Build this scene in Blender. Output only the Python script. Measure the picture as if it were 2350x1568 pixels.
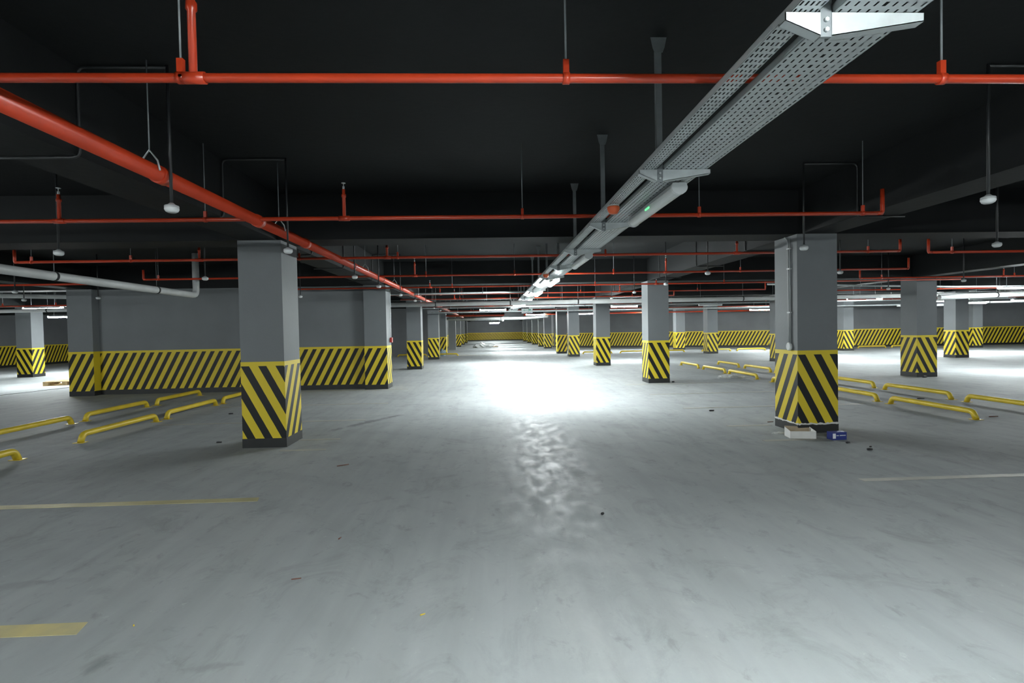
import bpy, bmesh, math, random
from mathutils import Vector, Matrix
random.seed(7)
for o in list(bpy.data.objects): bpy.data.objects.remove(o, do_unlink=True)
scn = bpy.context.scene
COL = scn.collection

# ------------------------------------------------------------------ camera
F, H = 1200.0, 1.6                       # focal length in pixels of a 2350 px wide frame, eye height in metres
YAW, PITCH, ROLL = math.atan(50/F), -math.atan(27/F), 0.0188
cy, sy, cp, sp = math.cos(YAW), math.sin(YAW), math.cos(PITCH), math.sin(PITCH)
FW = Vector((sy*cp, cy*cp, sp)); r0 = Vector((cy, -sy, 0)); u0 = r0.cross(FW)
RT = math.cos(ROLL)*r0 - math.sin(ROLL)*u0
UP = math.sin(ROLL)*r0 + math.cos(ROLL)*u0
EYE = Vector((0, 0, H))
camd = bpy.data.cameras.new('camera'); camo = bpy.data.objects.new('camera', camd); COL.objects.link(camo)
camd.sensor_fit = 'HORIZONTAL'; camd.sensor_width = 36.0; camd.lens = 36.0*F/2350.0
camd.clip_start = 0.05; camd.clip_end = 300
M = Matrix((RT, UP, -FW)).transposed().to_4x4(); M.translation = EYE
camo.matrix_world = M
scn.camera = camo

# ------------------------------------------------------------------ world and exposure
w = bpy.data.worlds.new('world'); scn.world = w; w.use_nodes = True
w.node_tree.nodes['Background'].inputs[0].default_value = (0.55, 0.62, 0.66, 1)
w.node_tree.nodes['Background'].inputs[1].default_value = 0.0
scn.view_settings.view_transform = 'Standard'; scn.view_settings.look = 'None'
scn.view_settings.exposure = 0.0; scn.view_settings.gamma = 1.0; scn.view_settings.use_curve_mapping = False
LAMP = 560.0                               # radiance of a lit tube lamp
LAMPCOL = (0.93, 1.0, 1.0)

# ------------------------------------------------------------------ pixel -> direction -> point helpers
def ray(x, y): return FW + RT*((x-1175.0)/F) - UP*((y-784.0)/F)
def at_z(x, y, z=0.0):
    d = ray(x, y); return EYE + d*((z-H)/d.z)
def at_y(x, y, Y):
    d = ray(x, y); return EYE + d*(Y/d.y)

# ------------------------------------------------------------------ materials
MATS = {}
def new_mat(name):
    m = bpy.data.materials.new(name); m.use_nodes = True; MATS[name] = m
    return m, m.node_tree.nodes, m.node_tree.links, m.node_tree.nodes['Principled BSDF']
def N(nodes, t, **kw):
    n = nodes.new(t)
    for k, v in kw.items(): setattr(n, k, v)
    return n
def simple(name, col, rough=0.5, metal=0.0, var=0.12, scale=6.0, bump=0.0, bscale=60.0, spec=0.5):
    """plain colour broken up by low-contrast noise"""
    m, nd, lk, b = new_mat(name)
    tc = N(nd, 'ShaderNodeTexCoord'); nz = N(nd, 'ShaderNodeTexNoise'); nz.inputs['Scale'].default_value = scale; nz.inputs['Detail'].default_value = 5
    lk.new(tc.outputs['Object'], nz.inputs['Vector'])
    rp = N(nd, 'ShaderNodeValToRGB')
    rp.color_ramp.elements[0].position = .3; rp.color_ramp.elements[1].position = .7
    rp.color_ramp.elements[0].color = tuple(c*(1-var) for c in col)+(1,); rp.color_ramp.elements[1].color = tuple(min(1, c*(1+var)) for c in col)+(1,)
    lk.new(nz.outputs['Fac'], rp.inputs['Fac']); lk.new(rp.outputs['Color'], b.inputs['Base Color'])
    b.inputs['Roughness'].default_value = rough; b.inputs['Metallic'].default_value = metal
    b.inputs['Specular IOR Level'].default_value = spec
    if bump:
        n2 = N(nd, 'ShaderNodeTexNoise'); n2.inputs['Scale'].default_value = bscale; lk.new(tc.outputs['Object'], n2.inputs['Vector'])
        bp = N(nd, 'ShaderNodeBump'); bp.inputs['Strength'].default_value = bump; bp.inputs['Distance'].default_value = .01
        lk.new(n2.outputs['Fac'], bp.inputs['Height']); lk.new(bp.outputs['Normal'], b.inputs['Normal'])
    return m
simple('grey_paint', (.165, .178, .187), .62, var=.07, scale=1.3, bump=.15, bscale=25, spec=.3)
simple('dark_grey_paint', (.145, .153, .16), .65, var=.08, scale=1.0, spec=.3)
simple('black_ceiling', (.0085, .0098, .0106), .75, var=.22, scale=.9, bump=.2, bscale=12, spec=.25)
simple('black_paint', (.012, .0135, .014), .5, var=.25, scale=5)
simple('red_pipe', (.44, .040, .012), .30, var=.12, scale=3)
simple('steel_rod', (.20, .22, .23), .5, .2, var=.15, scale=9)
simple('galvanised', (.52, .56, .57), .42, .25, var=.12, scale=9)
simple('tray_steel', (.55, .59, .60), .45, .2, var=.10, scale=4)
simple('white_pipe', (.50, .52, .52), .4, var=.08, scale=4)
simple('black_conduit', (.018, .02, .022), .45, var=.2)
simple('white_plastic', (.62, .65, .66), .35, var=.04)
simple('lamp_housing', (.36, .38, .39), .45, var=.06)
simple('yellow_bar', (.58, .43, .03), .38, var=.10, scale=5)
simple('wood', (.55, .40, .20), .7, var=.25, scale=14)
simple('carton_white', (.62, .62, .60), .7, var=.06, scale=10)
simple('carton_brown', (.36, .29, .20), .8, var=.12, scale=10)
simple('box_blue', (.018, .032, .19), .45, var=.1, scale=8)
simple('box_print', (.75, .76, .80), .5, var=.05, scale=8)
simple('black_rubber', (.02, .02, .022), .6, var=.3, scale=40)
simple('orange_plastic', (.72, .12, .035), .35, var=.06)
simple('plastic_film', (.62, .64, .63), .3, var=.15, scale=20)
simple('bag_blue', (.25, .34, .42), .5, var=.2, scale=20)
simple('red_paint', (.42, .03, .025), .4, var=.1)
simple('sign_green', (.03, .28, .16), .45, var=.05)
simple('stick', (.16, .07, .05), .7, var=.3, scale=30)
def emissive(name, col, s):
    m, nd, lk, b = new_mat(name)
    b.inputs['Base Color'].default_value = (.8, .8, .8, 1)
    b.inputs['Emission Color'].default_value = col+(1,); b.inputs['Emission Strength'].default_value = s
emissive('lamp_lit', LAMPCOL, LAMP)
emissive('led_green', (.05, 1.0, .25), 1.3)
m, nd, lk, b = new_mat('lamp_unlit')           # frosted translucent tube
b.inputs['Base Color'].default_value = (.66, .70, .70, 1); b.inputs['Roughness'].default_value = .25

def hazard():
    """black and yellow painted stripes; the UV map holds metres along the face and metres above the floor"""
    m, nd, lk, b = new_mat('hazard_stripes')
    uv = N(nd, 'ShaderNodeUVMap'); uv.uv_map = 'stripe'; sx = N(nd, 'ShaderNodeSeparateXYZ'); lk.new(uv.outputs['UV'], sx.inputs[0])
    def mth(op, a, bb=None):
        n = N(nd, 'ShaderNodeMath', operation=op)
        for i, v in enumerate((a, bb)):
            if v is None: continue
            if isinstance(v, (int, float)): n.inputs[i].default_value = v
            else: lk.new(v, n.inputs[i])
        return n.outputs[0]
    tc = N(nd, 'ShaderNodeTexCoord'); nz = N(nd, 'ShaderNodeTexNoise'); nz.inputs['Scale'].default_value = 9; lk.new(tc.outputs['Object'], nz.inputs['Vector'])
    wob = mth('MULTIPLY', mth('SUBTRACT', nz.outputs['Fac'], .5), .006)
    ph = mth('FRACT', mth('DIVIDE', mth('ADD', mth('ADD', sx.outputs['X'], wob), mth('DIVIDE', mth('SUBTRACT', sx.outputs['Y'], 1.16), 1.92)), .236))
    stripe = mth('LESS_THAN', ph, .48)
    below = mth('LESS_THAN', sx.outputs['Y'], 1.155)
    blk = mth('MULTIPLY', stripe, below)
    mx = N(nd, 'ShaderNodeMix', data_type='RGBA')
    n2 = N(nd, 'ShaderNodeTexNoise'); n2.inputs['Scale'].default_value = 3; n2.inputs['Detail'].default_value = 6; lk.new(tc.outputs['Object'], n2.inputs['Vector'])
    rp = N(nd, 'ShaderNodeValToRGB'); rp.color_ramp.elements[0].color = (.60, .46, .020, 1); rp.color_ramp.elements[1].color = (.72, .56, .035, 1)
    lk.new(n2.outputs['Fac'], rp.inputs['Fac'])
    lk.new(blk, mx.inputs[0]); lk.new(rp.outputs['Color'], mx.inputs[6]); mx.inputs[7].default_value = (.0085, .0098, .0105, 1)
    lk.new(mx.outputs[2], b.inputs['Base Color']); b.inputs['Roughness'].default_value = .5
    b.inputs['Specular IOR Level'].default_value = .35
hazard()

def floor_mat():
    m, nd, lk, b = new_mat('concrete_floor')
    tc = N(nd, 'ShaderNodeTexCoord')
    def noise(scale, sc=(1, 1, 1), detail=6, rough=.55, dist=0.0, off=(0, 0, 0)):
        mp = N(nd, 'ShaderNodeMapping'); mp.inputs['Scale'].default_value = sc; mp.inputs['Location'].default_value = off
        lk.new(tc.outputs['Object'], mp.inputs['Vector'])
        n = N(nd, 'ShaderNodeTexNoise'); n.inputs['Scale'].default_value = scale; n.inputs['Detail'].default_value = detail
        n.inputs['Roughness'].default_value = rough; n.inputs['Distortion'].default_value = dist
        lk.new(mp.outputs[0], n.inputs['Vector']); return n.outputs['Fac']
    def ramp(v, p0, p1, c0, c1):
        r = N(nd, 'ShaderNodeValToRGB'); r.color_ramp.elements[0].position = p0; r.color_ramp.elements[1].position = p1
        r.color_ramp.elements[0].color = (c0 if isinstance(c0, tuple) else (c0,)*3)+(1,); r.color_ramp.elements[1].color = (c1 if isinstance(c1, tuple) else (c1,)*3)+(1,)
        lk.new(v, r.inputs['Fac']); return r.outputs['Color']
    def mix(kind, a, bb, f):
        mx = N(nd, 'ShaderNodeMix', data_type='RGBA', blend_type=kind)
        if isinstance(f, float): mx.inputs[0].default_value = f
        else: lk.new(f, mx.inputs[0])
        lk.new(a, mx.inputs[6])
        if isinstance(bb, tuple): mx.inputs[7].default_value = bb+(1,)
        else: lk.new(bb, mx.inputs[7])
        return mx.outputs[2]
    base = ramp(noise(.55, detail=8), .3, .7, (.315, .337, .342), (.375, .396, .398))
    base = mix('MULTIPLY', base, ramp(noise(5, (1, .10, 1), dist=.4), .36, .64, .92, 1.04), .8)      # wheel-polish streaks along the aisle
    base = mix('MULTIPLY', base, ramp(noise(2.2, (1.0, .8, 1), 10, .72, .9), .52, .72, 1.0, .74), .8)  # grey smudges
    base = mix('MULTIPLY', base, ramp(noise(6, (1.1, .8, 1), 6, .66, .5, (5, 3, 0)), .58, .72, 1.0, .72), .7)  # small dark stains
    base = mix('MIX', base, (.58, .61, .60), ramp(noise(11, (1, .6, 1), 10, .75, .4, (2, 9, 0)), .62, .76, 0.0, .5))  # cement dust specks
    def stain(base, cx, cy, rx, ry, ang, amount, ns=5.0):
        mp = N(nd, 'ShaderNodeMapping', vector_type='TEXTURE'); mp.inputs['Location'].default_value = (cx, cy, 0); mp.inputs['Rotation'].default_value = (0, 0, ang); mp.inputs['Scale'].default_value = (rx, ry, 1)
        lk.new(tc.outputs['Object'], mp.inputs['Vector'])
        ln = N(nd, 'ShaderNodeVectorMath', operation='LENGTH'); lk.new(mp.outputs[0], ln.inputs[0])
        ad = N(nd, 'ShaderNodeMath', operation='MULTIPLY_ADD'); lk.new(noise(ns, (1, 1, 1), 7, .65, .4, (cx, cy, 0)), ad.inputs[0]); ad.inputs[1].default_value = 1.5; lk.new(ln.outputs['Value'], ad.inputs[2])
        hf = N(nd, 'ShaderNodeMath', operation='MULTIPLY'); lk.new(ad.outputs[0], hf.inputs[0]); hf.inputs[1].default_value = .5
        return mix('MULTIPLY', base, ramp(hf.outputs[0], .46, .62, 1-amount, 1.0), 1.0)
    base = stain(base, -2.2, 9.4, 2.3, .24, 1.02, .38, 4.0)
    base = stain(base, -1.95, 2.62, .17, .16, .3, .22, 7.0); base = stain(base, -1.35, 2.55, .28, .07, .1, .16, 8.0)
    base = stain(base, -3.1, 3.5, .9, .12, .1, .12, 4.0); base = stain(base, .98, 5.6, .28, .85, .25, .16, 3.0)
    # wide soft tyre arcs
    wv = N(nd, 'ShaderNodeTexWave', wave_type='RINGS', rings_direction='Z'); wv.inputs['Scale'].default_value = .42; wv.inputs['Distortion'].default_value = 3.0; wv.inputs['Detail Scale'].default_value = .35
    mp = N(nd, 'ShaderNodeMapping'); mp.inputs['Location'].default_value = (6.5, 1.5, 0); lk.new(tc.outputs['Object'], mp.inputs['Vector']); lk.new(mp.outputs[0], wv.inputs['Vector'])
    base = mix('MULTIPLY', base, ramp(wv.outputs['Fac'], .75, 1.0, 1.0, .95), .6)
    lk.new(base, b.inputs['Base Color'])
    # polished laitance patches along the driving line, matt elsewhere
    sxy = N(nd, 'ShaderNodeSeparateXYZ'); lk.new(tc.outputs['Object'], sxy.inputs[0])
    d1 = N(nd, 'ShaderNodeMath', operation='SUBTRACT'); lk.new(sxy.outputs['X'], d1.inputs[0]); d1.inputs[1].default_value = .62
    d2 = N(nd, 'ShaderNodeMath', operation='ABSOLUTE'); lk.new(d1.outputs[0], d2.inputs[0])
    d3 = N(nd, 'ShaderNodeMapRange'); lk.new(d2.outputs[0], d3.inputs['Value']); d3.inputs['From Min'].default_value = .15; d3.inputs['From Max'].default_value = .75; d3.inputs['To Min'].default_value = 1; d3.inputs['To Max'].default_value = .12
    pm = N(nd, 'ShaderNodeMath', operation='MULTIPLY'); lk.new(d3.outputs[0], pm.inputs[0])
    lk.new(ramp(noise(7.5, (1, .5, 1), 10, .72, .5, (1, 4, 0)), .42, .68, 0.0, 1.0), pm.inputs[1])
    rr = N(nd, 'ShaderNodeMapRange'); lk.new(pm.outputs[0], rr.inputs['Value']); rr.inputs['To Min'].default_value = .70; rr.inputs['To Max'].default_value = .47
    lk.new(rr.outputs[0], b.inputs['Roughness'])
    r2 = N(nd, 'ShaderNodeMapRange'); lk.new(pm.outputs[0], r2.inputs['Value']); r2.inputs['To Min'].default_value = .05; r2.inputs['To Max'].default_value = .28
    lk.new(r2.outputs[0], b.inputs['Specular IOR Level'])
    bp = N(nd, 'ShaderNodeBump'); bp.inputs['Strength'].default_value = .18; bp.inputs['Distance'].default_value = .004
    lk.new(noise(38, detail=6), bp.inputs['Height']); lk.new(bp.outputs['Normal'], b.inputs['Normal'])
floor_mat()
def worn_line():
    m, nd, lk, b = new_mat('worn_yellow_line')
    tc = N(nd, 'ShaderNodeTexCoord'); sx = N(nd, 'ShaderNodeSeparateXYZ'); lk.new(tc.outputs['Generated'], sx.inputs[0])
    nz = N(nd, 'ShaderNodeTexNoise'); nz.inputs['Scale'].default_value = 4; nz.inputs['Detail'].default_value = 8; lk.new(tc.outputs['Object'], nz.inputs['Vector'])
    rp = N(nd, 'ShaderNodeValToRGB'); rp.color_ramp.elements[0].position = .35; rp.color_ramp.elements[1].position = .7
    rp.color_ramp.elements[0].color = (.60, .50, .20, 1); rp.color_ramp.elements[1].color = (.40, .37, .22, 1)
    lk.new(nz.outputs['Fac'], rp.inputs['Fac']); lk.new(rp.outputs['Color'], b.inputs['Base Color']); b.inputs['Roughness'].default_value = .55
worn_line()
simple('pale_yellow_line', (.46, .42, .24), .55, var=.2, scale=3)
simple('faded_line', (.36, .355, .31), .55, var=.10, scale=4)

# ------------------------------------------------------------------ mesh helpers
class MB:
    def __init__(s): s.v = []; s.f = []; s.uv = []; s.smooth = []
    def quad(s, pts, uv=None, sm=False):
        i = len(s.v); s.v += [tuple(p) for p in pts]; s.f.append(tuple(range(i, i+len(pts)))); s.uv.append(uv); s.smooth.append(sm)
    def box(s, x0, x1, y0, y1, z0, z1):
        i = len(s.v)
        s.v += [(x, y, z) for z in (z0, z1) for y in (y0, y1) for x in (x0, x1)]
        for f in ((0, 2, 3, 1), (4, 5, 7, 6), (0, 1, 5, 4), (2, 6, 7, 3), (0, 4, 6, 2), (1, 3, 7, 5)):
            s.f.append(tuple(i+k for k in f)); s.uv.append(None); s.smooth.append(False)
        return s
    def prism(s, poly, axis, a0, a1):
        """extrude a 2D polygon along axis ('x','y','z')"""
        def P(p, a): return {'x': (a, p[0], p[1]), 'y': (p[0], a, p[1]), 'z': (p[0], p[1], a)}[axis]
        n = len(poly); i = len(s.v)
        s.v += [P(p, a0) for p in poly]+[P(p, a1) for p in poly]
        s.f.append(tuple(range(i, i+n))); s.f.append(tuple(range(i+2*n-1, i+n-1, -1)))
        s.uv += [None]*2; s.smooth += [False]*2
        for k in range(n):
            s.f.append((i+k, i+n+k, i+n+(k+1) % n, i+(k+1) % n)); s.uv.append(None); s.smooth.append(False)
        return s
    def tube(s, pts, r, n=12, fillet=0.0, caps=True):
        pts = [Vector(p) for p in pts]
        if fillet and len(pts) > 2:
            q = [pts[0]]
            for a, b, c in zip(pts, pts[1:], pts[2:]):
                d1 = (a-b); d2 = (c-b); t = min(fillet, d1.length*.48, d2.length*.48)
                p1 = b+d1.normalized()*t; p2 = b+d2.normalized()*t
                for k in range(6):
                    u = k/5; q.append(p1*(1-u)**2+b*2*u*(1-u)+p2*u*u)
            q.append(pts[-1]); pts = q
        T = []
        for k in range(len(pts)):
            a = pts[max(k-1, 0)]; b = pts[min(k+1, len(pts)-1)]; T.append((b-a).normalized())
        up = Vector((0, 0, 1)) if abs(T[0].z) < .9 else Vector((1, 0, 0))
        nrm = (up-T[0]*up.dot(T[0])).normalized(); base = len(s.v)
        for k, p in enumerate(pts):
            nrm = (nrm-T[k]*nrm.dot(T[k])).normalized(); bn = T[k].cross(nrm)
            rr = r[k] if isinstance(r, (list, tuple)) else r
            for j in range(n):
                a = 2*math.pi*j/n; s.v.append(tuple(p+nrm*(math.cos(a)*rr)+bn*(math.sin(a)*rr)))
        for k in range(len(pts)-1):
            for j in range(n):
                a = base+k*n+j; b = base+k*n+(j+1) % n
                s.f.append((a, b, b+n, a+n)); s.uv.append(None); s.smooth.append(True)
        if caps:
            s.f.append(tuple(base+j for j in range(n-1, -1, -1))); s.f.append(tuple(base+(len(pts)-1)*n+j for j in range(n)))
            s.uv += [None]*2; s.smooth += [False]*2
        return s
    def lathe(s, prof, c=(0, 0, 0), n=20):
        """profile [(r,z)...] turned about z at c"""
        base = len(s.v)
        for r, z in prof:
            for j in range(n):
                a = 2*math.pi*j/n; s.v.append((c[0]+r*math.cos(a), c[1]+r*math.sin(a), c[2]+z))
        for k in range(len(prof)-1):
            for j in range(n):
                a = base+k*n+j; b = base+k*n+(j+1) % n
                s.f.append((a, b, b+n, a+n)); s.uv.append(None); s.smooth.append(True)
        s.f.append(tuple(base+j for j in range(n-1, -1, -1))); s.f.append(tuple(base+(len(prof)-1)*n+j for j in range(n)))
        s.uv += [None]*2; s.smooth += [False]*2
        return s
    def mesh(s, name):
        me = bpy.data.meshes.new(name); me.from_pydata(s.v, [], s.f); me.update()
        me.polygons.foreach_set('use_smooth', s.smooth)
        if any(u is not None for u in s.uv):
            L = me.uv_layers.new(name='stripe'); k = 0
            for f, u in zip(s.f, s.uv):
                for j in range(len(f)):
                    L.data[k].uv = u[j] if u else (0, 2); k += 1
        return me
    def build(s, name, mat, parent=None, loc=None):
        o = bpy.data.objects.new(name, s.mesh(name)); COL.objects.link(o); o.data.materials.append(MATS[mat])
        if loc: o.location = loc
        if parent: o.parent = parent
        return o
def tag(o, label=None, cat=None, group=None, kind=None):
    if label: o['label'] = label
    if cat: o['category'] = cat
    if group: o['group'] = group
    if kind: o['kind'] = kind
    return o
def empty(name, loc=(0, 0, 0), rz=0.0):
    o = bpy.data.objects.new(name, None); COL.objects.link(o); o.location = loc; o.rotation_euler[2] = rz; o.empty_display_size = .1
    return o
PARTS = {}
def copy_tree(o, parent=None):
    c = o.copy(); COL.objects.link(c)
    if parent: c.parent = parent
    for ch in PARTS.get(o.name, list(o.children)): copy_tree(ch, c)
    return c
ORD = ['first', 'second', 'third', 'fourth', 'fifth', 'sixth', 'seventh', 'eighth', 'ninth', 'tenth', 'eleventh', 'twelfth']

SLAB, SOF = 3.57, 2.92
BAND, SKIRT = 1.215, .13

# ------------------------------------------------------------------ setting: floor, ceiling, beams
fl = MB().box(-28, 42, -15, 81, -.2, 0).build('floor', 'concrete_floor'); tag(fl, 'dusty grey concrete floor of the parking garage', kind='structure')
def floor_line(x0, x1, y0, y1, mat='worn_yellow_line'):
    MB().prism([(x0, y0), (x1, y0), (x1-.03, y1), (x0, y1)], 'z', 0.0, .003).build('painted_line', mat, fl)
floor_line(-7.6, -2.26, 2.88, 3.0); floor_line(-5.6, -2.26, 5.08, 5.19, 'pale_yellow_line'); floor_line(-3.0, 4.3, 33.9, 34.05)
floor_line(-2.91, -2.27, 7.22, 7.30, 'faded_line'); floor_line(-2.91, -2.27, 7.92, 8.0, 'faded_line')
for y in (9.6, 11.8, 14.6): floor_line(-6.0, -2.3, y, y+.09, 'faded_line')
for y in (5.1, 7.0, 8.1, 10.0, 12.2, 14.4): floor_line(3.75, 4.45 if abs(y-7.5) < .8 else 7.4, y, y+.09, 'faded_line')

ce = MB().box(-28, 42, -15, 81, SLAB, SLAB+.2).build('ceiling', 'black_ceiling'); tag(ce, 'black painted concrete ceiling slab with deep beams', kind='structure')
XROW = [-19.3, -11.2, -3.21, 4.80, 12.70, 20.70, 28.9]
YROW = [7.80+7.40*k for k in range(-2, 10)]
for x in XROW: MB().box(x-.25, x+.25, -14.9, 80.9, SOF, SLAB).build('long_beam', 'black_ceiling', ce)
for k, y in enumerate(YROW): MB().box(-27.9, 41.9, y-.28, y+.28, SOF+.004, SLAB).build('cross_beam', 'black_ceiling', ce)

# ------------------------------------------------------------------ walls with striped band
def wall(name, p0, p1, label, th=.3, mat='dark_grey_paint', band=True, flip=False):
    """wall face runs p0 -> p1 as seen left to right; thickness goes away from the viewer"""
    a, b = Vector((p0[0], p0[1], 0)), Vector((p1[0], p1[1], 0)); L = (b-a).length
    o = empty(name, a, math.atan2(b.y-a.y, b.x-a.x)); tag(o, label, kind='structure')
    MB().box(0, L, 0, th, 0, SLAB).build('wall_face', mat, o)
    if band:
        m = MB(); t = -.006
        sg = 1 if flip else -1
        m.quad([(0, t, SKIRT), (L, t, SKIRT), (L, t, BAND), (0, t, BAND)], [(0, SKIRT), (sg*L, SKIRT), (sg*L, BAND), (0, BAND)])
        m.quad([(0, t, BAND), (L, t, BAND), (L, 0.004, BAND), (0, 0.004, BAND)], [(0, 1.2)]*4)
        m.build('hazard_band', 'hazard_stripes', o)
        MB().box(0, L, -.01, .002, 0, SKIRT).build('skirting', 'black_paint', o)
    return o
wall('wall_left_middle', (-11.52, 15.05), (-2.95, 15.05), 'grey wall with yellow and black striped band behind the left column', .4, 'grey_paint')
wall('wall_left', (-27.3, -14.9), (-27.3, 36.3), 'grey striped wall at the far left edge of the garage')
wall('wall_left_back', (-27.3, 36.2), (-3.6, 36.2), 'plain dark grey wall beyond the left columns', band=False)
wall('wall_aisle_left', (-4.0, 36.5), (-4.0, 80.6), 'dark wall along the far left side of the aisle')
wall('wall_back', (41.5, -14.6), (-27.3, -14.6), 'grey wall behind the viewer', band=False)
wall('wall_end', (-4.0, 80.2), (5.6, 80.2), 'striped end wall at the far end of the aisle')
wall('wall_aisle_right', (5.55, 80.2), (5.55, 45.3), 'wall along the far right side of the aisle')
wall('wall_right_back', (5.5, 45.4), (24.1, 35.1), 'grey striped wall behind the right hand columns')
wall('wall_right_far', (24.0, 34.2), (41.5, 32.9), 'grey striped wall at the far right of the garage')
wall('wall_right', (41.4, 33.2), (41.4, -14.6), 'grey wall closing the right side', band=False)

# ------------------------------------------------------------------ columns
def column(x0, y0, label, wd=.6, dp=.6, front='\\', top=SOF, stripes=True, mat='grey_paint', sides=True, name='column'):
    o = empty(name, (x0+wd/2, y0+dp/2, 0)); hx, hy = wd/2, dp/2
    MB().box(-hx, hx, -hy, hy, SKIRT if stripes else 0, top).build('shaft', mat, o)
    if stripes:
        e = .004; X, Y = hx+e, hy+e; m = MB()
        s = 1 if front == '\\' else -1
        def face(p, q, u0, u1):
            m.quad([(p[0], p[1], SKIRT), (q[0], q[1], SKIRT), (q[0], q[1], BAND), (p[0], p[1], BAND)], [(u0*s, SKIRT), (u1*s, SKIRT), (u1*s, BAND), (u0*s, BAND)])
        face((-X, -Y), (X, -Y), 0, wd)                 # front
        if sides:
            face((X, -Y), (X, Y), wd, wd-dp)              # right
            face((-X, Y), (-X, -Y), dp, 0)                # left
        else:                                        # one solid yellow flank
            for p, q in (((X, -Y), (X, Y)), ((-X, Y), (-X, -Y))):
                m.quad([(p[0], p[1], SKIRT), (q[0], q[1], SKIRT), (q[0], q[1], BAND), (p[0], p[1], BAND)], [(0, 1.2)]*4)
        face((X, Y), (-X, Y), 0, wd)
        m.quad([(-X, -Y, BAND), (X, -Y, BAND), (X, Y, BAND), (-X, Y, BAND)], [(0, 1.2)]*4)
        m.build('hazard_band', 'hazard_stripes', o)
        MB().box(-X-.004, X+.004, -Y-.004, Y+.004, 0, SKIRT).build('skirting', 'black_paint', o)
    return tag(o, label, 'column', 'striped garage columns')
XL, XR = -3.51, 4.50
c_L1 = column(XL, 7.50, 'large striped column left of the aisle, nearest to the viewer')
column(-3.52, 14.80, 'striped pier at the right end of the left grey wall', .62, .66, '/')
column(-11.54, 14.80, 'striped pier at the left end of the left grey wall', .66, .5, '/', sides=False)
column(XL, 22.2, 'third column down the left side of the aisle')
column(XL, 29.75, 'fourth column down the left side of the aisle')
column(XL, 35.0, 'striped pier with slanted bars, fifth down the left of the aisle', .58, .7, '/', sides=False)
column(XL, 44.3, 'plain grey pier without front stripes on the left of the aisle', .6, .6, stripes=False)
column(XL, 52.0, 'striped pier behind the plain grey one, left of the aisle', front='/')
column(XL, 59.4, 'second to last column on the left of the aisle')
column(XL, 66.9, 'farthest column on the left of the aisle')
c_R1 = column(XR, 7.48, 'large striped column right of the aisle with a conduit on its side')
rnd = random.Random(2); m = MB()                      # torn pale edge above the skirting of that column
def torn(P, n):
    pts = [P(k/n) for k in range(n+1)]; hs = [(.125+rnd.uniform(-.012, .004), .137+rnd.uniform(0, .018)) for _ in pts]
    for (a, b), (ha, hb) in zip(zip(pts, pts[1:]), zip(hs, hs[1:])):
        m.quad([(a[0], a[1], ha[0]), (b[0], b[1], hb[0]), (b[0], b[1], hb[1]), (a[0], a[1], ha[1])])
torn(lambda t: (-.311+.622*t, -.311), 22); torn(lambda t: (-.311, .311-.622*t), 22)
m.build('torn_edge', 'carton_white', c_R1)
column(XR, 14.72, 'second column down the right side of the aisle')
column(XR, 22.05, 'third column down the right side of the aisle')
column(XR, 29.7, 'fourth column down the right side of the aisle')
column(4.33, 33.6, 'dark pier with slanted bars between right aisle columns', .62, .6, '/', sides=False, mat='dark_grey_paint')
column(4.47, 43.0, 'sixth pier down the right side of the aisle')
column(4.42, 47.5, 'seventh pier down the right side of the aisle')
column(4.42, 54.8, 'eighth pier down the right side of the aisle')
column(4.42, 62.2, 'ninth pier down the right side of the aisle')
column(4.42, 69.6, 'farthest pier on the right side of the aisle')
column(12.40, 14.70, 'column right of the large right column, its chevrons pointing up')
column(12.42, 22.15, 'column half hidden behind the large right column')
column(12.55, 29.7, 'column standing alone before the right hand back wall')
column(12.80, 35.5, 'pier close to the right hand back wall with narrow left flank', .62, .6, '/')
column(20.40, 22.1, 'bright column with chevrons at the right, beside a lit lamp')
column(20.70, 29.8, 'pale column just right of the large right column')
column(28.95, 30.2, 'farthest bright chevron column at the right', .62, .62)
column(-19.62, 22.5, 'bright column at the left edge with V shaped chevrons', .62, .6)

# ------------------------------------------------------------------ red sprinkler pipes
def branch(Y, x0, x1, z, label, r=.021, hangers=(), sprigs=(), ends=(), drops=(), name='sprinkler_pipe', mat='red_pipe', rod='steel_rod', group='red sprinkler branch pipes'):
    """straight run along X with hangers, upright sprigs, turned-up ends"""
    o = empty(name, ((x0+x1)/2, Y, z)); cx = (x0+x1)/2
    MB().tube([(x0-cx, 0, 0), (x1-cx, 0, 0)], r, 14).build('pipe', mat, o)
    for hx in hangers:
        h = hx-cx
        MB().tube([(h, 0, r+.05), (h, 0, SLAB-z)], .005, 6).build('hanger_rod', rod, o)
        m = MB(); m.tube([(h-.016, 0, 0), (h+.016, 0, 0)], r+.006, 14); m.box(h-.014, h+.014, -.012, .012, r, r+.065)
        m.build('hanger_clamp', mat, o)
    for sx_, sh in sprigs:
        h = sx_-cx
        p = MB().tube([(h, 0, 0), (h, 0, sh*.72), (h, 0, sh*.74), (h, 0, sh*.82), (h, 0, sh*.84), (h, 0, sh)], [r*.85, r*.85, r*1.15, r*1.15, r*.8, r*.8], 12).build('sprig', mat, o)
        MB().lathe([(.012, 0), (.012, .03), (.004, .032), (.004, .06), (.022, .062), (.022, .066)], (h, 0, sh), 10).build('sprinkler_head', 'galvanised', p)
        MB().tube([(h-.055, 0, 0), (h+.055, 0, 0)], r+.006, 14).build('tee_fitting', mat, o)
    for ex, eh in ends:                                   # elbow and vertical end
        h = ex-cx; s = 1 if ex < cx else -1
        MB().tube([(h+s*.06, 0, 0), (h, 0, 0), (h, 0, .06 if eh > 0 else -.06), (h, 0, eh)], r*1.02, 12, .05).build('end_elbow', mat, o)
    return tag(o, label, 'pipe', group)
ZP = 2.79
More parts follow.
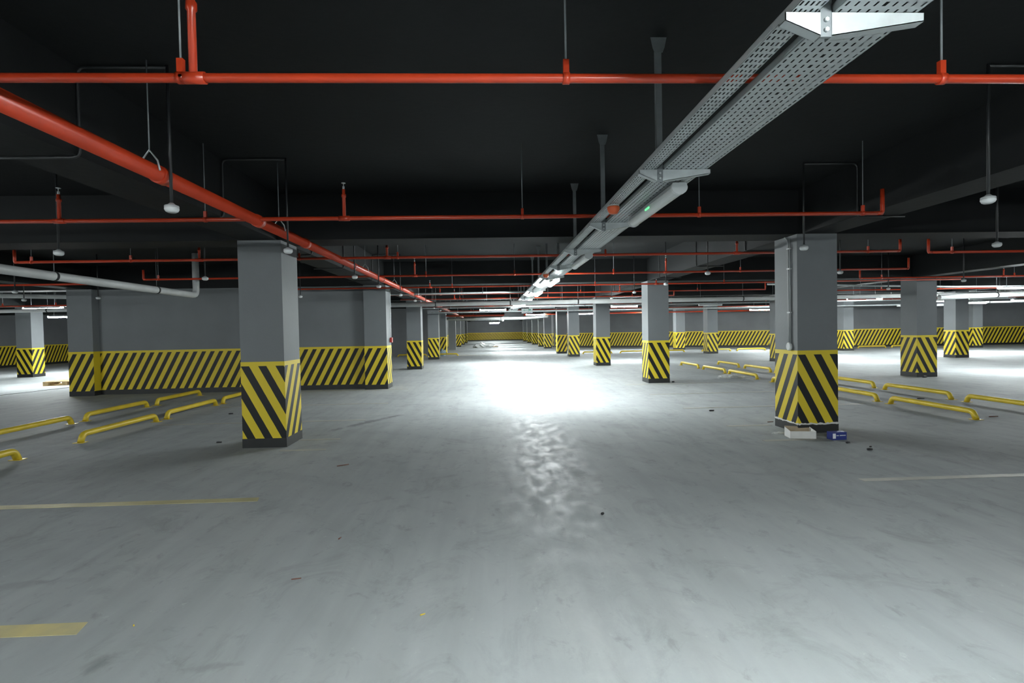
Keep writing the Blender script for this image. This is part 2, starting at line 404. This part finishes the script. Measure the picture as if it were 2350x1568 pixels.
branch(2.50, -9, 9, ZP, 'red sprinkler pipe crossing the top of the view', hangers=(-1.40, .385, 2.235, 4.2, -5), sprigs=((-1.345, .42), (5.5, .42)))
branch(5.53, -9, 4.28, ZP, 'red sprinkler pipe crossing in front of the big columns', hangers=(-2.9, .365, 2.26, 4.06, -6.0), sprigs=((-4.35, .27), (-1.49, .30)), ends=((4.28, .26),))
branch(8.46, -7.35, 6.85, ZP, 'red sprinkler pipe just behind the front beam, turned up at both ends', hangers=(-7.1, -5.6, -1.45, 1.9, 6.3, -3.0), sprigs=((-4.55, .2), (-1.62, .2), (4.08, .2)), ends=((-7.35, .21), (6.85, .2)))
branch(11.25, -7.2, 9.3, ZP, 'red sprinkler pipe midway down the second bay', hangers=(-1.34, .55, 2.7, -6.9, 5.5), sprigs=((-1.58, .3), (3.85, .3)), ends=((-7.2, .2), (9.3, .24)))
branch(14.25, -5.6, 13.3, ZP, 'red sprinkler pipe just before the second column row', hangers=(-1.0, 2.9, 6.5), sprigs=((-1.6, .12), (4.6, .1), (8.4, .25)), ends=((-5.6, .24),))
branch(17.1, -3.3, 9.2, ZP, 'thin red sprinkler pipe behind the second column row', hangers=(-.9, 3.0, 6.9), sprigs=((-1.6, .2), (4.3, .2)), ends=((9.2, .3),))
branch(19.6, -3.3, 7.0, ZP, 'thin red sprinkler pipe in the third bay', hangers=(-1.1, 2.2, 5.4), sprigs=((-1.3, .3),), ends=((7.0, .2),))
branch(22.0, -3.4, 16.5, 2.74, 'thin red sprinkler pipe before the third column row', hangers=(-1.1, 3.0, 9.0))
branch(25.6, -3.3, 13.8, 2.76, 'thin red sprinkler pipe in the fourth bay', hangers=(-1.1, 3.0, 9.0), ends=((13.8, .2),))
branch(31.0, -3.3, 18.5, 2.76, 'thin red sprinkler pipe in the fifth bay', hangers=(-1.1, 3.0, 9.0))
branch(35.3, -3.3, 22.0, 2.61, 'red sprinkler pipe before the far right wall', r=.05, hangers=(-1.1, 3.0, 9.0))
branch(43.0, -3.3, 4.4, 2.78, 'farthest red sprinkler pipe over the aisle', r=.04, hangers=(-1.1, 2.0))
branch(8.3, 7.2, 15, 2.74, 'red sprinkler pipe at the right, turned up at its left end', hangers=(7.6, 10.5), ends=((7.2, .26),))
branch(13.6, 9.9, 20, 2.80, 'red sprinkler pipe at the right before the chevron column', hangers=(10.5, 14.2), sprigs=((13.9, .2),), ends=((9.9, .24),))
branch(17.5, 11.9, 24, 2.74, 'red sprinkler pipe at the right behind the chevron column', hangers=(13.5, 15.6), sprigs=((14.5, .2),))
branch(20.6, 13.6, 27, 2.56, 'low red sprinkler pipe at the far right bay', hangers=(15.0, 17.5), sprigs=((16.3, .2),))
branch(11.3, -22, -8.2, 2.72, 'red sprinkler pipe at the far left behind the grey drain pipe', hangers=(-10.3, -12.5), ends=((-10.4, .18),))
branch(15.9, -26, -11.9, 2.56, 'bright red sprinkler pipe at the left above the lit lamps', hangers=(-14.2, -12.7), ends=((-15.9, .32),))
# main along the aisle
XM = -2.40
o = empty('sprinkler_main', (XM, 10, ZP-.005))
MB().tube([(0, -14, 0), (0, 46, 0)], .057, 20).build('pipe', 'red_pipe', o)
for y in (1.2, 3.98, 5.6, 7.0, 9.4, 11.9, 14.4, 17.2, 20.1, 24, 28, 32, 37):
    MB().tube([(0, y-10-.045, 0), (0, y-10+.045, 0)], .0655, 20).build('coupling', 'red_pipe', o)
for y in (3.86, 6.15, 10.3, 13.4, 18, 23, 29):
    m = MB(); yy = y-10
    m.tube([(-.07, yy, 0), (-.055, yy, .07), (0, yy, .145), (.055, yy, .07), (.07, yy, 0)], .007, 6)
    m.build('hanger_clevis', 'galvanised', o)
    MB().tube([(0, yy, .13), (0, yy, SLAB-ZP)], .005, 6).build('hanger_rod', 'steel_rod', o)
tag(o, 'thick red sprinkler main running along the left of the aisle', 'pipe', 'main overhead pipes')

# ------------------------------------------------------------------ grey and white service pipes
def service(pts, r, label, mat='white_pipe', rings=(), rods=(), name='drain_pipe', fillet=.12, group='pale overhead service pipes'):
    c = Vector(pts[0]); o = empty(name, c)
    q = [Vector(p)-c for p in pts]
    MB().tube(q, r, 16, fillet).build('pipe', mat, o)
    def along(t):
        d = 0
        for a, b in zip(q, q[1:]):
            L = (b-a).length
            if d+L >= t: return a+(b-a)*((t-d)/L), (b-a).normalized()
            d += L
        return q[-1], (q[-1]-q[-2]).normalized()
    for t in rings:
        p, d = along(t); MB().tube([p-d*.02, p+d*.02], r*1.1, 16).build('clamp', 'black_conduit' if mat == 'white_pipe' else 'galvanised', o)
        MB().tube([p+Vector((0, 0, r)), p+Vector((0, 0, SLAB-c.z-p.z if False else SLAB-(c.z+p.z)+p.z))], .006, 6).build('hanger_rod', 'steel_rod', o)
    return tag(o, label, 'pipe', group)
service([(-7.35, 2.0, 2.72), (-6.98, 12.8, 2.56), (-6.98, 12.8, 3.56)], .074, 'pale grey drain pipe at the left with an upturned end', rings=(4.9, 6.9, 9.4), fillet=.16)
service([(-3.3, 17.65, 2.50), (10.5, 17.65, 2.52), (20.5, 18.1, 2.56)], .075, 'thick pale pipe crossing the aisle below the cable trays', rings=(1.5, 4, 6.3, 9, 12, 15, 18))
service([(10.0, 17.7, 3.5), (10.0, 17.7, 2.84), (10.7, 17.7, 2.56)], .06, 'short pale drop pipe joining the thick crossing pipe', fillet=.12)
service([(-3.4, 16.4, 2.76), (1.15, 16.4, 2.78)], .03, 'thin galvanised pipe left of the trays ending at the narrow tray', 'galvanised', (1.2, 3.2), name='conduit_pipe')
service([(-3.3, 19.35, 2.60), (26, 19.35, 2.62)], .03, 'thin galvanised pipe beyond the thick crossing pipe', 'galvanised', (1.2, 3.2, 6, 9, 14), name='conduit_pipe')
service([(-3.3, 22.95, 2.61), (24, 22.95, 2.63)], .035, 'galvanised pipe in the third bay just above the crossing lamps', 'galvanised', (1.6, 5.4, 7, 10, 14), name='conduit_pipe')
service([(-3.3, 28.0, 2.58), (26, 28.0, 2.58)], .04, 'galvanised pipe behind the crossing lamps', 'galvanised', (1.6, 5.4, 8, 12), name='conduit_pipe')
service([(-3.2, 38.0, 2.46), (2.6, 38.0, 2.44), (4.0, 36.2, 2.5)], .09, 'pale pipe low at the far end of the aisle with a bent right end', rings=(1.2, 4), fillet=.5)
service([(-3.2, 46.0, 2.5), (4.4, 46.0, 2.5)], .04, 'farthest galvanised pipe over the aisle', 'galvanised', (1.5, 5.4), name='conduit_pipe')
service([(-27, 17.2, 2.46), (-12.0, 17.2, 2.50)], .06, 'pale pipe at the far left behind the lit lamps', rings=(10, 13))
service([(-26, 9.2, 2.92), (-12, 15.6, 2.78)], .06, 'pale slanted pipe at the far left under the beam', rings=(9, 12))
service([(15.3, 17.2, 2.43), (30, 17.0, 2.78)], .085, 'thick pale pipe rising to the right edge', rings=(2, 4.5, 7))
service([(15.5, 20.0, 2.70), (33, 20.0, 2.72)], .03, 'ribbed pale pipe above the lamps at the right edge', 'galvanised', (2, 5, 8), name='conduit_pipe')
service([(9.0, 16.6, 2.92), (15.0, 16.3, 2.72), (26, 16.2, 2.62)], .03, 'thin pale pipe slanting down at the right', 'galvanised', (3, 9), name='conduit_pipe')
service([(20.9, 26.0, 2.46), (24.0, 26.0, 2.46), (24.0, 26.0, 2.56), (30, 26.0, 2.58)], .05, 'pale pipe with a small step at the far right', rings=(5,), fillet=.06)

# ------------------------------------------------------------------ cable trays
ZT = 2.68
TY0, TY1, TFAR = -5.0, 13.0, 62.0
def cable_tray(x0, x1, cols, big, label):
    o = empty('cable_tray', ((x0+x1)/2, TY0, ZT)); hw = (x1-x0)/2
    m = MB(); p = .042; rows = int((TY1-TY0)/p); cw = 2*hw/cols
    for r_ in range(rows):
        y0 = r_*p
        for c in range(cols):
            xa = -hw+c*cw; xb = xa+cw; yb = y0+p
            if c == big:
                if r_ % 2: sw, sl = .009, .006
                else: sw, sl = .017, .012
            else: sw, sl = .0075, .0125
            cxm, cym = (xa+xb)/2, (y0+yb)/2
            sw = min(sw, cw*.4)
            i = len(m.v)
            m.v += [(xa, y0, 0), (xb, y0, 0), (xb, yb, 0), (xa, yb, 0), (cxm-sw/2, cym-sl, 0), (cxm+sw/2, cym-sl, 0), (cxm+sw/2, cym+sl, 0), (cxm-sw/2, cym+sl, 0)]
            for f in ((0, 1, 5, 4), (1, 2, 6, 5), (2, 3, 7, 6), (3, 0, 4, 7)):
                m.f.append(tuple(i+k for k in f)); m.uv.append(None); m.smooth.append(False)
    m.box(-hw, hw, rows*p, TFAR-TY0, 0, .0015)
    m.build('perforated_base', 'tray_steel', o)
    for s in (-1, 1):
        x = s*hw
        MB().box(min(x, x-s*.002), max(x, x-s*.002), 0, TFAR-TY0, 0, .032).box(min(x, x-s*.012), max(x, x-s*.012), 0, TFAR-TY0, .030, .032).build('side_rail', 'tray_steel', o)
    for y in range(4, 60, 3):                                   # joint plates on the rails
        if y+TY0 < TFAR:
            MB().box(-hw-.003, -hw, y-.09, y+.09, .006, .028).build('joint_plate', 'galvanised', o)
    return tag(o, label, 'cable tray', 'perforated cable trays')
NX0, NX1, WX0, WX1 = 1.060, 1.155, 1.212, 1.512
cable_tray(NX0, NX1, 5, 2, 'narrow perforated steel cable tray above the aisle')
cable_tray(WX0, WX1, 9, 4, 'wide perforated steel cable tray above the aisle')
# cable bundle lying in the wide tray
cb = empty('cable_bundle', (1.36, TY0, ZT))
for k in range(3):
    MB().tube([(.0+.04*k+random.uniform(-.01, .01), y, .013+random.uniform(0, .004)) for y in [j*1.5 for j in range(44)]], .011, 6).build('cable', 'black_conduit', cb)
tag(cb, 'black cables lying inside the wide cable tray', 'cables')

def bracket(Y, label, plate=True):
    o = empty('tray_bracket', (1.184, Y, ZT))
    m = MB(); m.box(-.02, .02, -.012, .0, -.085, SLAB-ZT); m.box(-.02, -.017, 0, .022, -.085, SLAB-ZT); m.box(.017, .02, 0, .022, -.085, SLAB-ZT)
    m.build('post', 'steel_rod', o)
    z = SLAB-ZT
    MB().prism([(-.055, z), (.055, z), (.04, z-.07), (.028, z-.10), (-.028, z-.10), (-.04, z-.07)], 'y', -.018, -.012).build('ceiling_plate', 'steel_rod', o)
    def arm(xa, xb, name):
        s = 1 if xb > xa else -1
        h0, h1 = .082, .03
        m = MB()
        m.prism([(xa, -.002), (xb, -.002), (xb, -h1), (xa, -h0)], 'y', -.014, -.011)
        m.prism([(xa, -.002), (xb, -.002), (xb, -h1), (xa, -h0)], 'y', .024, .027)
        m.prism([(xa, -h0), (xb, -h1), (xb, -h1+.003), (xa, -h0+.003)], 'y', -.014, .027)
        m.box(min(xb, xb-s*.003), max(xb, xb-s*.003), -.014, .027, -h1, -.002)
        m.build(name, 'galvanised', o)
    arm(.02, .352, 'long_arm'); arm(-.02, -.145, 'short_arm')
    m = MB()
    for zz in (-.028, -.062):
        m.tube([(0, -.021, zz), (0, -.012, zz)], .008, 6)
    m.build('bolt', 'galvanised', o)
    return tag(o, label, 'bracket', 'brackets carrying the cable trays')
BY = [1.80+1.772*k for k in range(13)]+[25.4, 28.3, 32, 37.6, 42, 47]
kb = 0
for y in BY:
    lab = '%s galvanised tray bracket from the viewer along the cable trays' % (ORD[kb] if kb < 12 else ['thirteenth', 'fourteenth', 'fifteenth', 'sixteenth', 'seventeenth', 'eighteenth', 'nineteenth'][kb-12])
    kb += 1
    bracket(y, lab)

# ------------------------------------------------------------------ lamps
def make_lamp(lit):
    """tube batten, long axis along local Y, hangs below its origin"""
    o = empty('tube_lamp'); L = .625; nm = 'lamp_lit' if lit else 'lamp_unlit'
    prof = []
    for k in range(13):
        a = math.pi*k/12
        prof.append((math.cos(a)*.056, -.045-math.sin(a)*.05))
    MB().prism(prof[::-1], 'y', -L+.03, L-.03).build('diffuser', nm, o)
    MB().prism([(-.060, -.047), (.060, -.047), (.046, -.012), (-.046, -.012)], 'y', -L+.02, L-.02).build('housing', 'lamp_housing', o)
    for s in (-1, 1):
        q = [(x*1.06, -.046+(z+.046)*1.06) for x, z in prof]+[(-.05, -.012), (.05, -.012)]
        MB().prism(q[::-1], 'y', *sorted((s*(L-.03), s*L))).build('end_cap', nm if lit else 'white_plastic', o)
        MB().box(-.012, .012, s*.38-.015, s*.38+.015, -.014, .0).build('clip', 'galvanised', o)
    return o
P_LIT, P_OFF = make_lamp(True), make_lamp(False); used = set()
for p in (P_LIT, P_OFF): PARTS[p.name] = list(p.children)
def lamp(x, y, z, rz, lit, label, rods=True):
    src = P_LIT if lit else P_OFF
    o = copy_tree(src) if src in used else src
    used.add(src)
    o.location = (x, y, z); o.rotation_euler[2] = rz
    if rods:
        for s in (-1, 1):
            MB().tube([(0, s*.38, 0), (0, s*.38, SLAB-z)], .006, 6).build('hanger_rod', 'steel_rod', o)
    return tag(o, label, 'lamp', 'tube lamps under the trays' if not rods else 'tube lamps across the bays')
LX = 1.42
o1 = lamp(LX, 4.45, ZT-.005, 0, False, 'unlit tube lamp with a green glow under the wide tray', False)
MB().box(-.0585, -.0535, -.055, .055, -.068, -.054).build('indicator', 'led_green', o1)
lamp(LX, 8.0, ZT-.005, 0, False, 'second unlit tube lamp under the wide tray', False)
lamp(LX, .15, ZT-.005, 0, True, 'lit tube lamp on the tray above the viewer', False)
lamp(LX, -3.3, ZT-.005, 0, True, 'lit tube lamp on the tray behind the viewer', False)
for k, y in enumerate((11.55, 15.1, 18.65, 22.2, 36.6, 43.8, 50.0, 56.5)):
    lamp(LX, y, ZT-.005, 0, True, '%s lit tube lamp along the wide tray' % ORD[k], False)
HP = math.pi/2
def plamp(xa, xb, y, z, label, lit=True, rz=HP):
    p = at_z((xa+xb)/2, y, z); return lamp(p.x, p.y, z+.05, rz, lit, label)
plamp(1100, 1162, 711, 2.58, 'long lit lamp crossing the aisle left of the tray end')
plamp(1207, 1250, 722, 2.60, 'small lit lamp crossing the aisle right of the exit sign')
plamp(1403, 1462, 703, 2.62, 'lit lamp between the second and third right columns')
plamp(1322, 1356, 720, 2.60, 'lit lamp left of the third right column')
plamp(1960, 2007, 687, 2.60, 'lit lamp just right of the large right column', rz=HP-.5)
plamp(2140, 2172, 691, 2.60, 'lit lamp peeping from behind the chevron column')
plamp(2295, 2380, 660, 2.60, 'upper lit lamp at the right edge')
plamp(2316, 2385, 689, 2.58, 'lower lit lamp at the right edge')
plamp(2235, 2300, 684, 2.50, 'unlit lamp above the far chevron columns', False, HP-.3)
plamp(64, 134, 708, 2.62, 'upper lit lamp at the left before the bright column')
plamp(112, 176, 727, 2.58, 'lower lit lamp at the left beside the grey pier')
plamp(1215, 1273, 706, 2.66, 'unlit white lamp over the aisle right of the trays', False)
plamp(1604, 1656, 700, 2.72, 'unlit lamp above the lone column before the right wall', False)
lamp(-14.0, 5.5, 2.6, HP, True, 'lit lamp beyond the left edge of the view')
for x, y, l in ((-6.5, -2.2, 'added unseen fill lamp behind the viewer at left'), (-15.0, -4.0, 'added unseen fill lamp behind the viewer at far left'), (9.0, -6.0, 'added unseen fill lamp behind the viewer at right'), (17.0, -3.0, 'added unseen fill lamp behind the viewer at far right'), (15.5, 8.6, 'added fill lamp outside the view at right'), (-12.3, .8, 'added fill lamp outside the view at left near the viewer'), (25.5, 12.0, 'added fill lamp outside the view at far right'),  # added out-of-frame lamps, fill for the foreground and the column fronts
                (-16.2, 23.2, 'added fill lamp hidden behind the left grey wall'), (-15.4, 28.0, 'added fill lamp before the far left wall, hidden by the grey wall'), (16.6, 25.5, 'added fill lamp hidden by the large right column'), (25.0, 26.0, 'added fill lamp hidden by the chevron column at right'),  # added lamps kept out of sight to brighten the side bays
                (33.0, 24.0, 'added fill lamp beyond the right edge, far back'), (16.6, 31.5, 'added fill lamp before the right back wall hidden by the right column'), (.6, 67.0, 'added fill lamp over the far end of the aisle'), (.6, 74.0, 'farthest added fill lamp over the aisle')):  # more added fill, for the far right bays and the end wall
    lamp(x, y, 2.6, HP, True, l)
lamp(10.6, 35.0, 2.6, 0, True, 'added fill lamp hidden behind the second right aisle column')  # added concealed lamp that lifts the right back wall

# ------------------------------------------------------------------ hanging parking sensors with black conduit
def make_sensor():
    o = empty('parking_sensor')
    MB().tube([(0, 0, .025), (0, 0, SLAB-2.53)], .011, 8).build('rod', 'black_conduit', o)
    MB().lathe([(.012, .045), (.026, .032), (.046, .024), (.049, .017), (.047, .012)][::-1], (0, 0, 0), 18).build('cap', 'lamp_housing', o)
    MB().lathe([(.028, -.026), (.041, -.018), (.049, -.003), (.048, .012)], (0, 0, 0), 18).build('dome', 'white_plastic', o)
    return o
P_SEN = make_sensor(); sen_used = False; PARTS[P_SEN.name] = list(P_SEN.children)
def sensor(x, y, label, beam=None):
    global sen_used
    o = copy_tree(P_SEN) if sen_used else P_SEN
    sen_used = True
    o.location = (x, y, 2.53)
    if beam is not None:                                 # conduit over the slab, down the beam side and under it
        s = 1 if beam > x else -1
        bx = beam-s*.265-x; zt = SLAB-2.53-.014; zb = SOF-2.53-.012
        MB().tube([(0, 0, zt), (bx, 0, zt), (bx, 0, zb), (bx+s*.6, 0, zb)], .011, 8, .06).build('conduit', 'black_conduit', o)
    return tag(o, label, 'sensor', 'parking sensors on rods')
for k, y in enumerate((3.95, 6.0, 8.9, 10.8, 13.4, 16.0, 18.6, 21.2, 24.0)):
    sensor(-2.25 if k else -2.31, y, '%s white sensor dome on a black rod beside the thick red main' % ORD[k], -3.21)
for k, y in enumerate((3.9, 6.27, 9.1, 11.3, 13.8, 16.4, 18.9, 21.2)):
    sensor(3.86, y, '%s white sensor dome from the viewer in the row right of the trays' % ORD[k], 4.80)
for x, y, l in ((6.25, 6.2, 'sensor dome cut by the right edge of the view'), (6.4, 9.3, 'sensor dome just right of the large right column'), (11.0, 14.0, 'sensor dome in front of the chevron column'),
                (10.9, 11.6, 'sensor dome right of the chevron column'), (-4.7, 5.95, 'sensor dome left of the large left column, nearest'), (-4.65, 8.8, 'sensor dome left of the large left column, farther'),
                (-4.75, 13.4, 'sensor dome before the grey wall, right of the left column'), (-9.25, 12.8, 'sensor dome before the grey pier at the left'), (-9.4, 10.8, 'sensor dome under the drain pipe at the left'),
                (-11.2, 13.1, 'sensor dome above the lit lamps at the left')):
    sensor(x, y, l)

# ------------------------------------------------------------------ wheel stops
def make_stop(L):
    o = empty('wheel_stop')
    MB().tube([(0, 0, .004), (0, .055, .125), (0, L-.055, .125), (0, L, .004)], .045, 14, .09).build('bar', 'yellow_bar', o)
    for y in (0, L):
        MB().prism([(-.075, y-.06), (.075, y-.06), (.075, y+.06), (-.075, y+.06)], 'z', 0, .006).build('foot_plate', 'yellow_bar', o)
    return o
P_STOP = make_stop(1.82); st_used = False
def stop(x, y, label, rz=0.0):
    global st_used
    o = copy_tree(P_STOP) if st_used else P_STOP
    st_used = True
    o.location = (x, y, 0); o.rotation_euler[2] = rz
    return tag(o, label, 'wheel stop', 'yellow tube wheel stops')
Y1 = [3.2, 5.35, 8.22, 10.33, 12.43]; Y2 = [8.14, 10.3, 12.45, 15.1, 17.2, 19.45]
for k, y in enumerate(Y1):
    if k: stop(-6.30+.01*k, y, 'yellow tube wheel stop, %s from the viewer in the left row beside the column' % ORD[k-1])
    if k > 1 or k == 1: stop(-7.88+.03*k, y, 'yellow tube wheel stop, %s from the viewer in the left row toward the grey wall' % ORD[k-1])
for k, y in enumerate(Y2):
    stop(7.86, y, 'yellow tube wheel stop, %s from the viewer in the right row nearer the aisle' % ORD[k])
    stop(9.42, y, 'yellow tube wheel stop, %s from the viewer in the right row farther from the aisle' % ORD[k])
for k, x in enumerate((5.75, 8.1, 10.35, 13.3, 15.55, 18.0, 20.3, 23.4, 25.6)):
    stop(x, 32.35, 'yellow tube wheel stop, %s from the left in the row before the right back wall' % ORD[k], -HP)
for k, x in enumerate((-8.4, -5.9, -3.9)):
    stop(x, 33.6, 'yellow tube wheel stop, %s from the left beyond the left columns' % ORD[k], -HP)

# ------------------------------------------------------------------ fittings on the right column and on the tray
o = empty('wall_box', (4.496, 7.66, 1.27))
MB().tube([(0, 0, 0), (-.028, 0, 0), (-.036, 0, 0)], [.062, .062, .05], 20).build('round_box', 'white_plastic', o)
MB().tube([(-.016, .0, .055), (-.016, .0, .35), (-.016, .02, 1.60), (-.016, .10, 1.64)], .012, 8, .06).build('conduit', 'lamp_housing', o)
MB().tube([(-.014, -.03, .055), (-.014, -.03, 1.61)], .007, 8).build('thin_cable', 'lamp_housing', o)
for z in (.5, 1.15, 1.45): MB().box(-.032, 0, -.05, .03, z, z+.02).build('saddle', 'lamp_housing', o)
tag(o, 'round junction box with conduit on the side of the large right column', 'junction box')

o = empty('alarm_sounder', (1.11, 4.60, ZT))
MB().lathe([(.028, -.012), (.05, -.006), (.052, .0)], (0, 0, 0), 20).build('base', 'white_plastic', o)
MB().lathe([(.012, -.078), (.034, -.072), (.05, -.05), (.056, -.022), (.054, -.012)], (0, 0, 0), 20).build('dome', 'orange_plastic', o)
tag(o, 'orange alarm dome under the narrow cable tray', 'alarm')
o = empty('alarm_sounder', (1.11, 10.2, ZT))
MB().lathe([(.028, -.012), (.05, -.006), (.052, .0)], (0, 0, 0), 16).build('base', 'white_plastic', o)
MB().lathe([(.012, -.078), (.034, -.072), (.05, -.05), (.056, -.022), (.054, -.012)], (0, 0, 0), 16).build('dome', 'orange_plastic', o)
tag(o, 'farther orange alarm dome beside the first lit lamp', 'alarm')

o = empty('exit_sign', (2.05, 28.6, 2.62))
MB().box(-.30, .30, -.02, .02, -.13, .13).build('panel', 'white_plastic', o)
m = MB()
m.prism([(-.24, 0), (-.14, .075), (-.14, .03), (0.0, .03), (0.0, -.03), (-.14, -.03), (-.14, -.075)], 'y', -.024, -.02); m.prism([(.06, -.08), (.2, -.08), (.2, .08), (.06, .08)], 'y', -.024, -.02)
m.build('arrow', 'sign_green', o)
for s in (-.2, .2): MB().tube([(s, 0, .13), (s, 0, SLAB-2.62)], .008, 6).build('hanger_rod', 'steel_rod', o)
tag(o, 'small green and white exit sign hanging at the end of the trays', 'sign')
o = empty('cable_coil_unit', (1.35, 29.2, 2.50))
MB().prism([(-.55, -.16), (.5, -.16), (.55, .02), (.3, .14), (-.5, .12)], 'y', -.2, .2).build('housing', 'black_conduit', o)
for k in (-.42, -.168, .42): MB().tube([(k, 0, .1), (k, 0, SLAB-2.50)], .01, 6).build('hanger_rod', 'steel_rod', o)
tag(o, 'dark equipment block hanging left of the exit sign', 'equipment')
o = empty('fire_riser', (5.05, 33.4, 0))
MB().tube([(0, 0, 0), (0, 0, 2.1)], .06, 12).build('pipe', 'red_paint', o)
MB().tube([(0, 0, 1.25), (0, 0, 1.32)], .075, 12).build('coupling', 'red_paint', o)
MB().box(-.02, .02, -.02, .25, 1.5, 1.54).build('wall_clip', 'galvanised', o)
tag(o, 'red vertical pipe beside the dark right pier', 'pipe')
o = empty('fire_box', (-2.885, 15.25, 1.3))
MB().box(0, .06, -.06, .06, 0, .14).build('case', 'red_paint', o)
MB().tube([(.02, .02, .14), (.02, .02, 1.5)], .012, 8).build('conduit', 'white_plastic', o)
tag(o, 'small red call box on the flank of the left grey pier', 'call box')

# ------------------------------------------------------------------ loose things on the floor
o = empty('carton', (4.36, 7.20, 0), -.18)               # open white tray shaped carton
W_, D_, T_ = .34, .22, .004
MB().box(-W_/2, W_/2, -D_/2, D_/2, 0, T_).build('bottom', 'carton_brown', o)
m = MB(); m.box(-W_/2, W_/2, -D_/2, -D_/2+T_, 0, .105); m.build('front_panel', 'carton_white', o)
m = MB(); m.prism([(-W_/2, 0), (W_/2, 0), (W_/2, .12), (.02, .11), (0, .135), (-W_/2, .145)], 'y', D_/2-T_, D_/2); m.build('back_panel', 'carton_brown', o)
for s in (-1, 1):
    MB().prism([(-D_/2, 0), (D_/2, 0), (D_/2, .13), (-D_/2, .105)], 'x', *sorted((s*W_/2, s*(W_/2-T_)))).build('side_panel', 'carton_white', o)
tag(o, 'open white carton lying at the foot of the large right column', 'box')
o = empty('blue_box', (4.77, 7.02, 0), .05)
MB().box(-.105, .105, -.055, .055, 0, .105).build('case', 'box_blue', o)
m = MB(); m.box(-.098, -.055, -.0565, -.055, .02, .09); m.build('label_patch', 'box_print', o)
m = MB()
for k in range(8): m.box(.005+.011*k, .013+.011*k, -.0565, -.055, .055+.002*(k % 2), .066)
m.box(-.045, -.01, -.0565, -.055, .056, .064)
m.build('printed_lettering', 'box_print', o)
tag(o, 'small dark blue printed box right of the open carton', 'box')
def debris(px, py, L, rr, rz, label, mat='black_rubber', name='debris_piece'):
    p = at_z(px, py); o = MB().tube([(-L/2, 0, rr), (-L*.2, 0, rr*1.05), (L/2, 0, rr)], [rr*.9, rr, rr*.85], 8).build(name, mat, None, (p.x, p.y, 0)); o.rotation_euler[2] = rz
    return tag(o, label, 'debris', 'small debris on the floor')
debris(1633, 944, .085, .014, .0, 'small black tube piece on the floor left of the large right column')
debris(1946, 1018, .055, .013, .3, 'black scrap just below the blue box')
debris(1996, 1034, .06, .015, -.1, 'black tube scrap right of the blue box')
debris(1998, 1027, .025, .01, .2, 'tiny black scrap beside the tube scrap')
debris(1383, 1182, .022, .012, .8, 'black nut lying in the middle of the aisle floor')
debris(503, 1017, .07, .012, .1, 'dark scrap left of the large left column')
debris(530, 951, .08, .012, .3, 'dark scrap behind the left wheel stops')
debris(680, 1330, .06, .004, .2, 'thin dark splinter on the near left floor', 'stick')
debris(780, 1237, .035, .005, 1.3, 'short dark splinter on the left floor', 'stick')
debris(787, 1069, .14, .006, .5, 'brown stick on the floor right of the left column', 'stick')
debris(970, 1412, .03, .004, .5, 'tiny yellow paint chip on the near floor', 'yellow_bar')
debris(307, 1437, .016, .004, 2.2, 'tiny yellow chip beside the near painted line', 'yellow_bar')
debris(1768, 969, .11, .006, .2, 'brown stick left of the large right column', 'stick')
debris(2113, 916, .14, .012, -.05, 'dark bar between the right wheel stops', 'black_rubber')
debris(2280, 957, .17, .008, .1, 'thin brown stick right of the near wheel stop', 'stick')
debris(1545, 878, .06, .02, .1, 'black scrap beside the second right column')
debris(2122, 867, .12, .03, .1, 'dark lump at the foot of the chevron column')
def crumple(px, py, sx_, sy_, sz, label, mat, cat, name, seed):
    rnd = random.Random(seed); p = at_z(px, py); bm = bmesh.new(); bmesh.ops.create_icosphere(bm, subdivisions=3, radius=1)
    for v in bm.verts:
        k = 1+rnd.uniform(-.28, .22); z = max(v.co.z, -.15)
        v.co = Vector((v.co.x*sx_*k, v.co.y*sy_*k, max(0, (z+.15)*sz*k*(.85+.15*math.sin(5*v.co.x+seed)))))
    me = bpy.data.meshes.new(name); bm.to_mesh(me); bm.free(); me.materials.append(MATS[mat])
    o = bpy.data.objects.new(name, me); COL.objects.link(o); o.location = (p.x, p.y, 0); tag(o, label, cat)
crumple(1110, 798, .95, .5, .42, 'heap of white sheeting on the floor at the far end of the aisle', 'plastic_film', 'sheeting', 'plastic_sheet', 3)
crumple(1135, 797, .35, .2, .12, 'small brown offcut beside the white heap', 'carton_brown', 'offcut', 'cardboard_offcut', 5)
crumple(1017, 817, .20, .14, .42, 'blue bag leaning at the foot of a left pier', 'bag_blue', 'bag', 'plastic_bag', 4)
crumple(1676, 867, .42, .12, .10, 'clear plastic wrap crumpled by the right wheel stop', 'plastic_film', 'wrap', 'plastic_wrap', 8)
crumple(1792, 995, .13, .06, .02, 'flat scrap of film left of the open carton', 'plastic_film', 'wrap', 'plastic_film', 9)

# pallet by the left opening
o = empty('wooden_pallet', (-14.55, 18.7, 0), .28)
for k in range(3):
    y = -.36+.36*k
    MB().box(-.6, .6, y-.05, y+.05, 0, .02).build('bottom_board', 'wood', o)
    for j in range(3): MB().box(-.6+.525*j, -.45+.525*j, y-.05, y+.05, .02, .10).build('block', 'wood', o)
for j in range(3): MB().box(-.6+.525*j, -.45+.525*j, -.41, .41, .10, .12).build('stringer', 'wood', o)
for k in range(5): MB().box(-.6, .6, -.41+.18*k, -.31+.18*k, .12, .142).build('deck_board', 'wood', o)
tag(o, 'wooden pallet on the bright floor left of the grey pier', 'pallet')
p0, p1 = at_z(-60, 915), at_z(174, 888)
cab = MB().tube([p0+(p1-p0)*(k/12)+Vector((0, .12*math.sin(k*1.7), .006)) for k in range(13)], .006, 6).build('floor_cable', 'black_conduit')
tag(cab, 'thin dark cable lying on the bright floor below the pallet', 'cable')
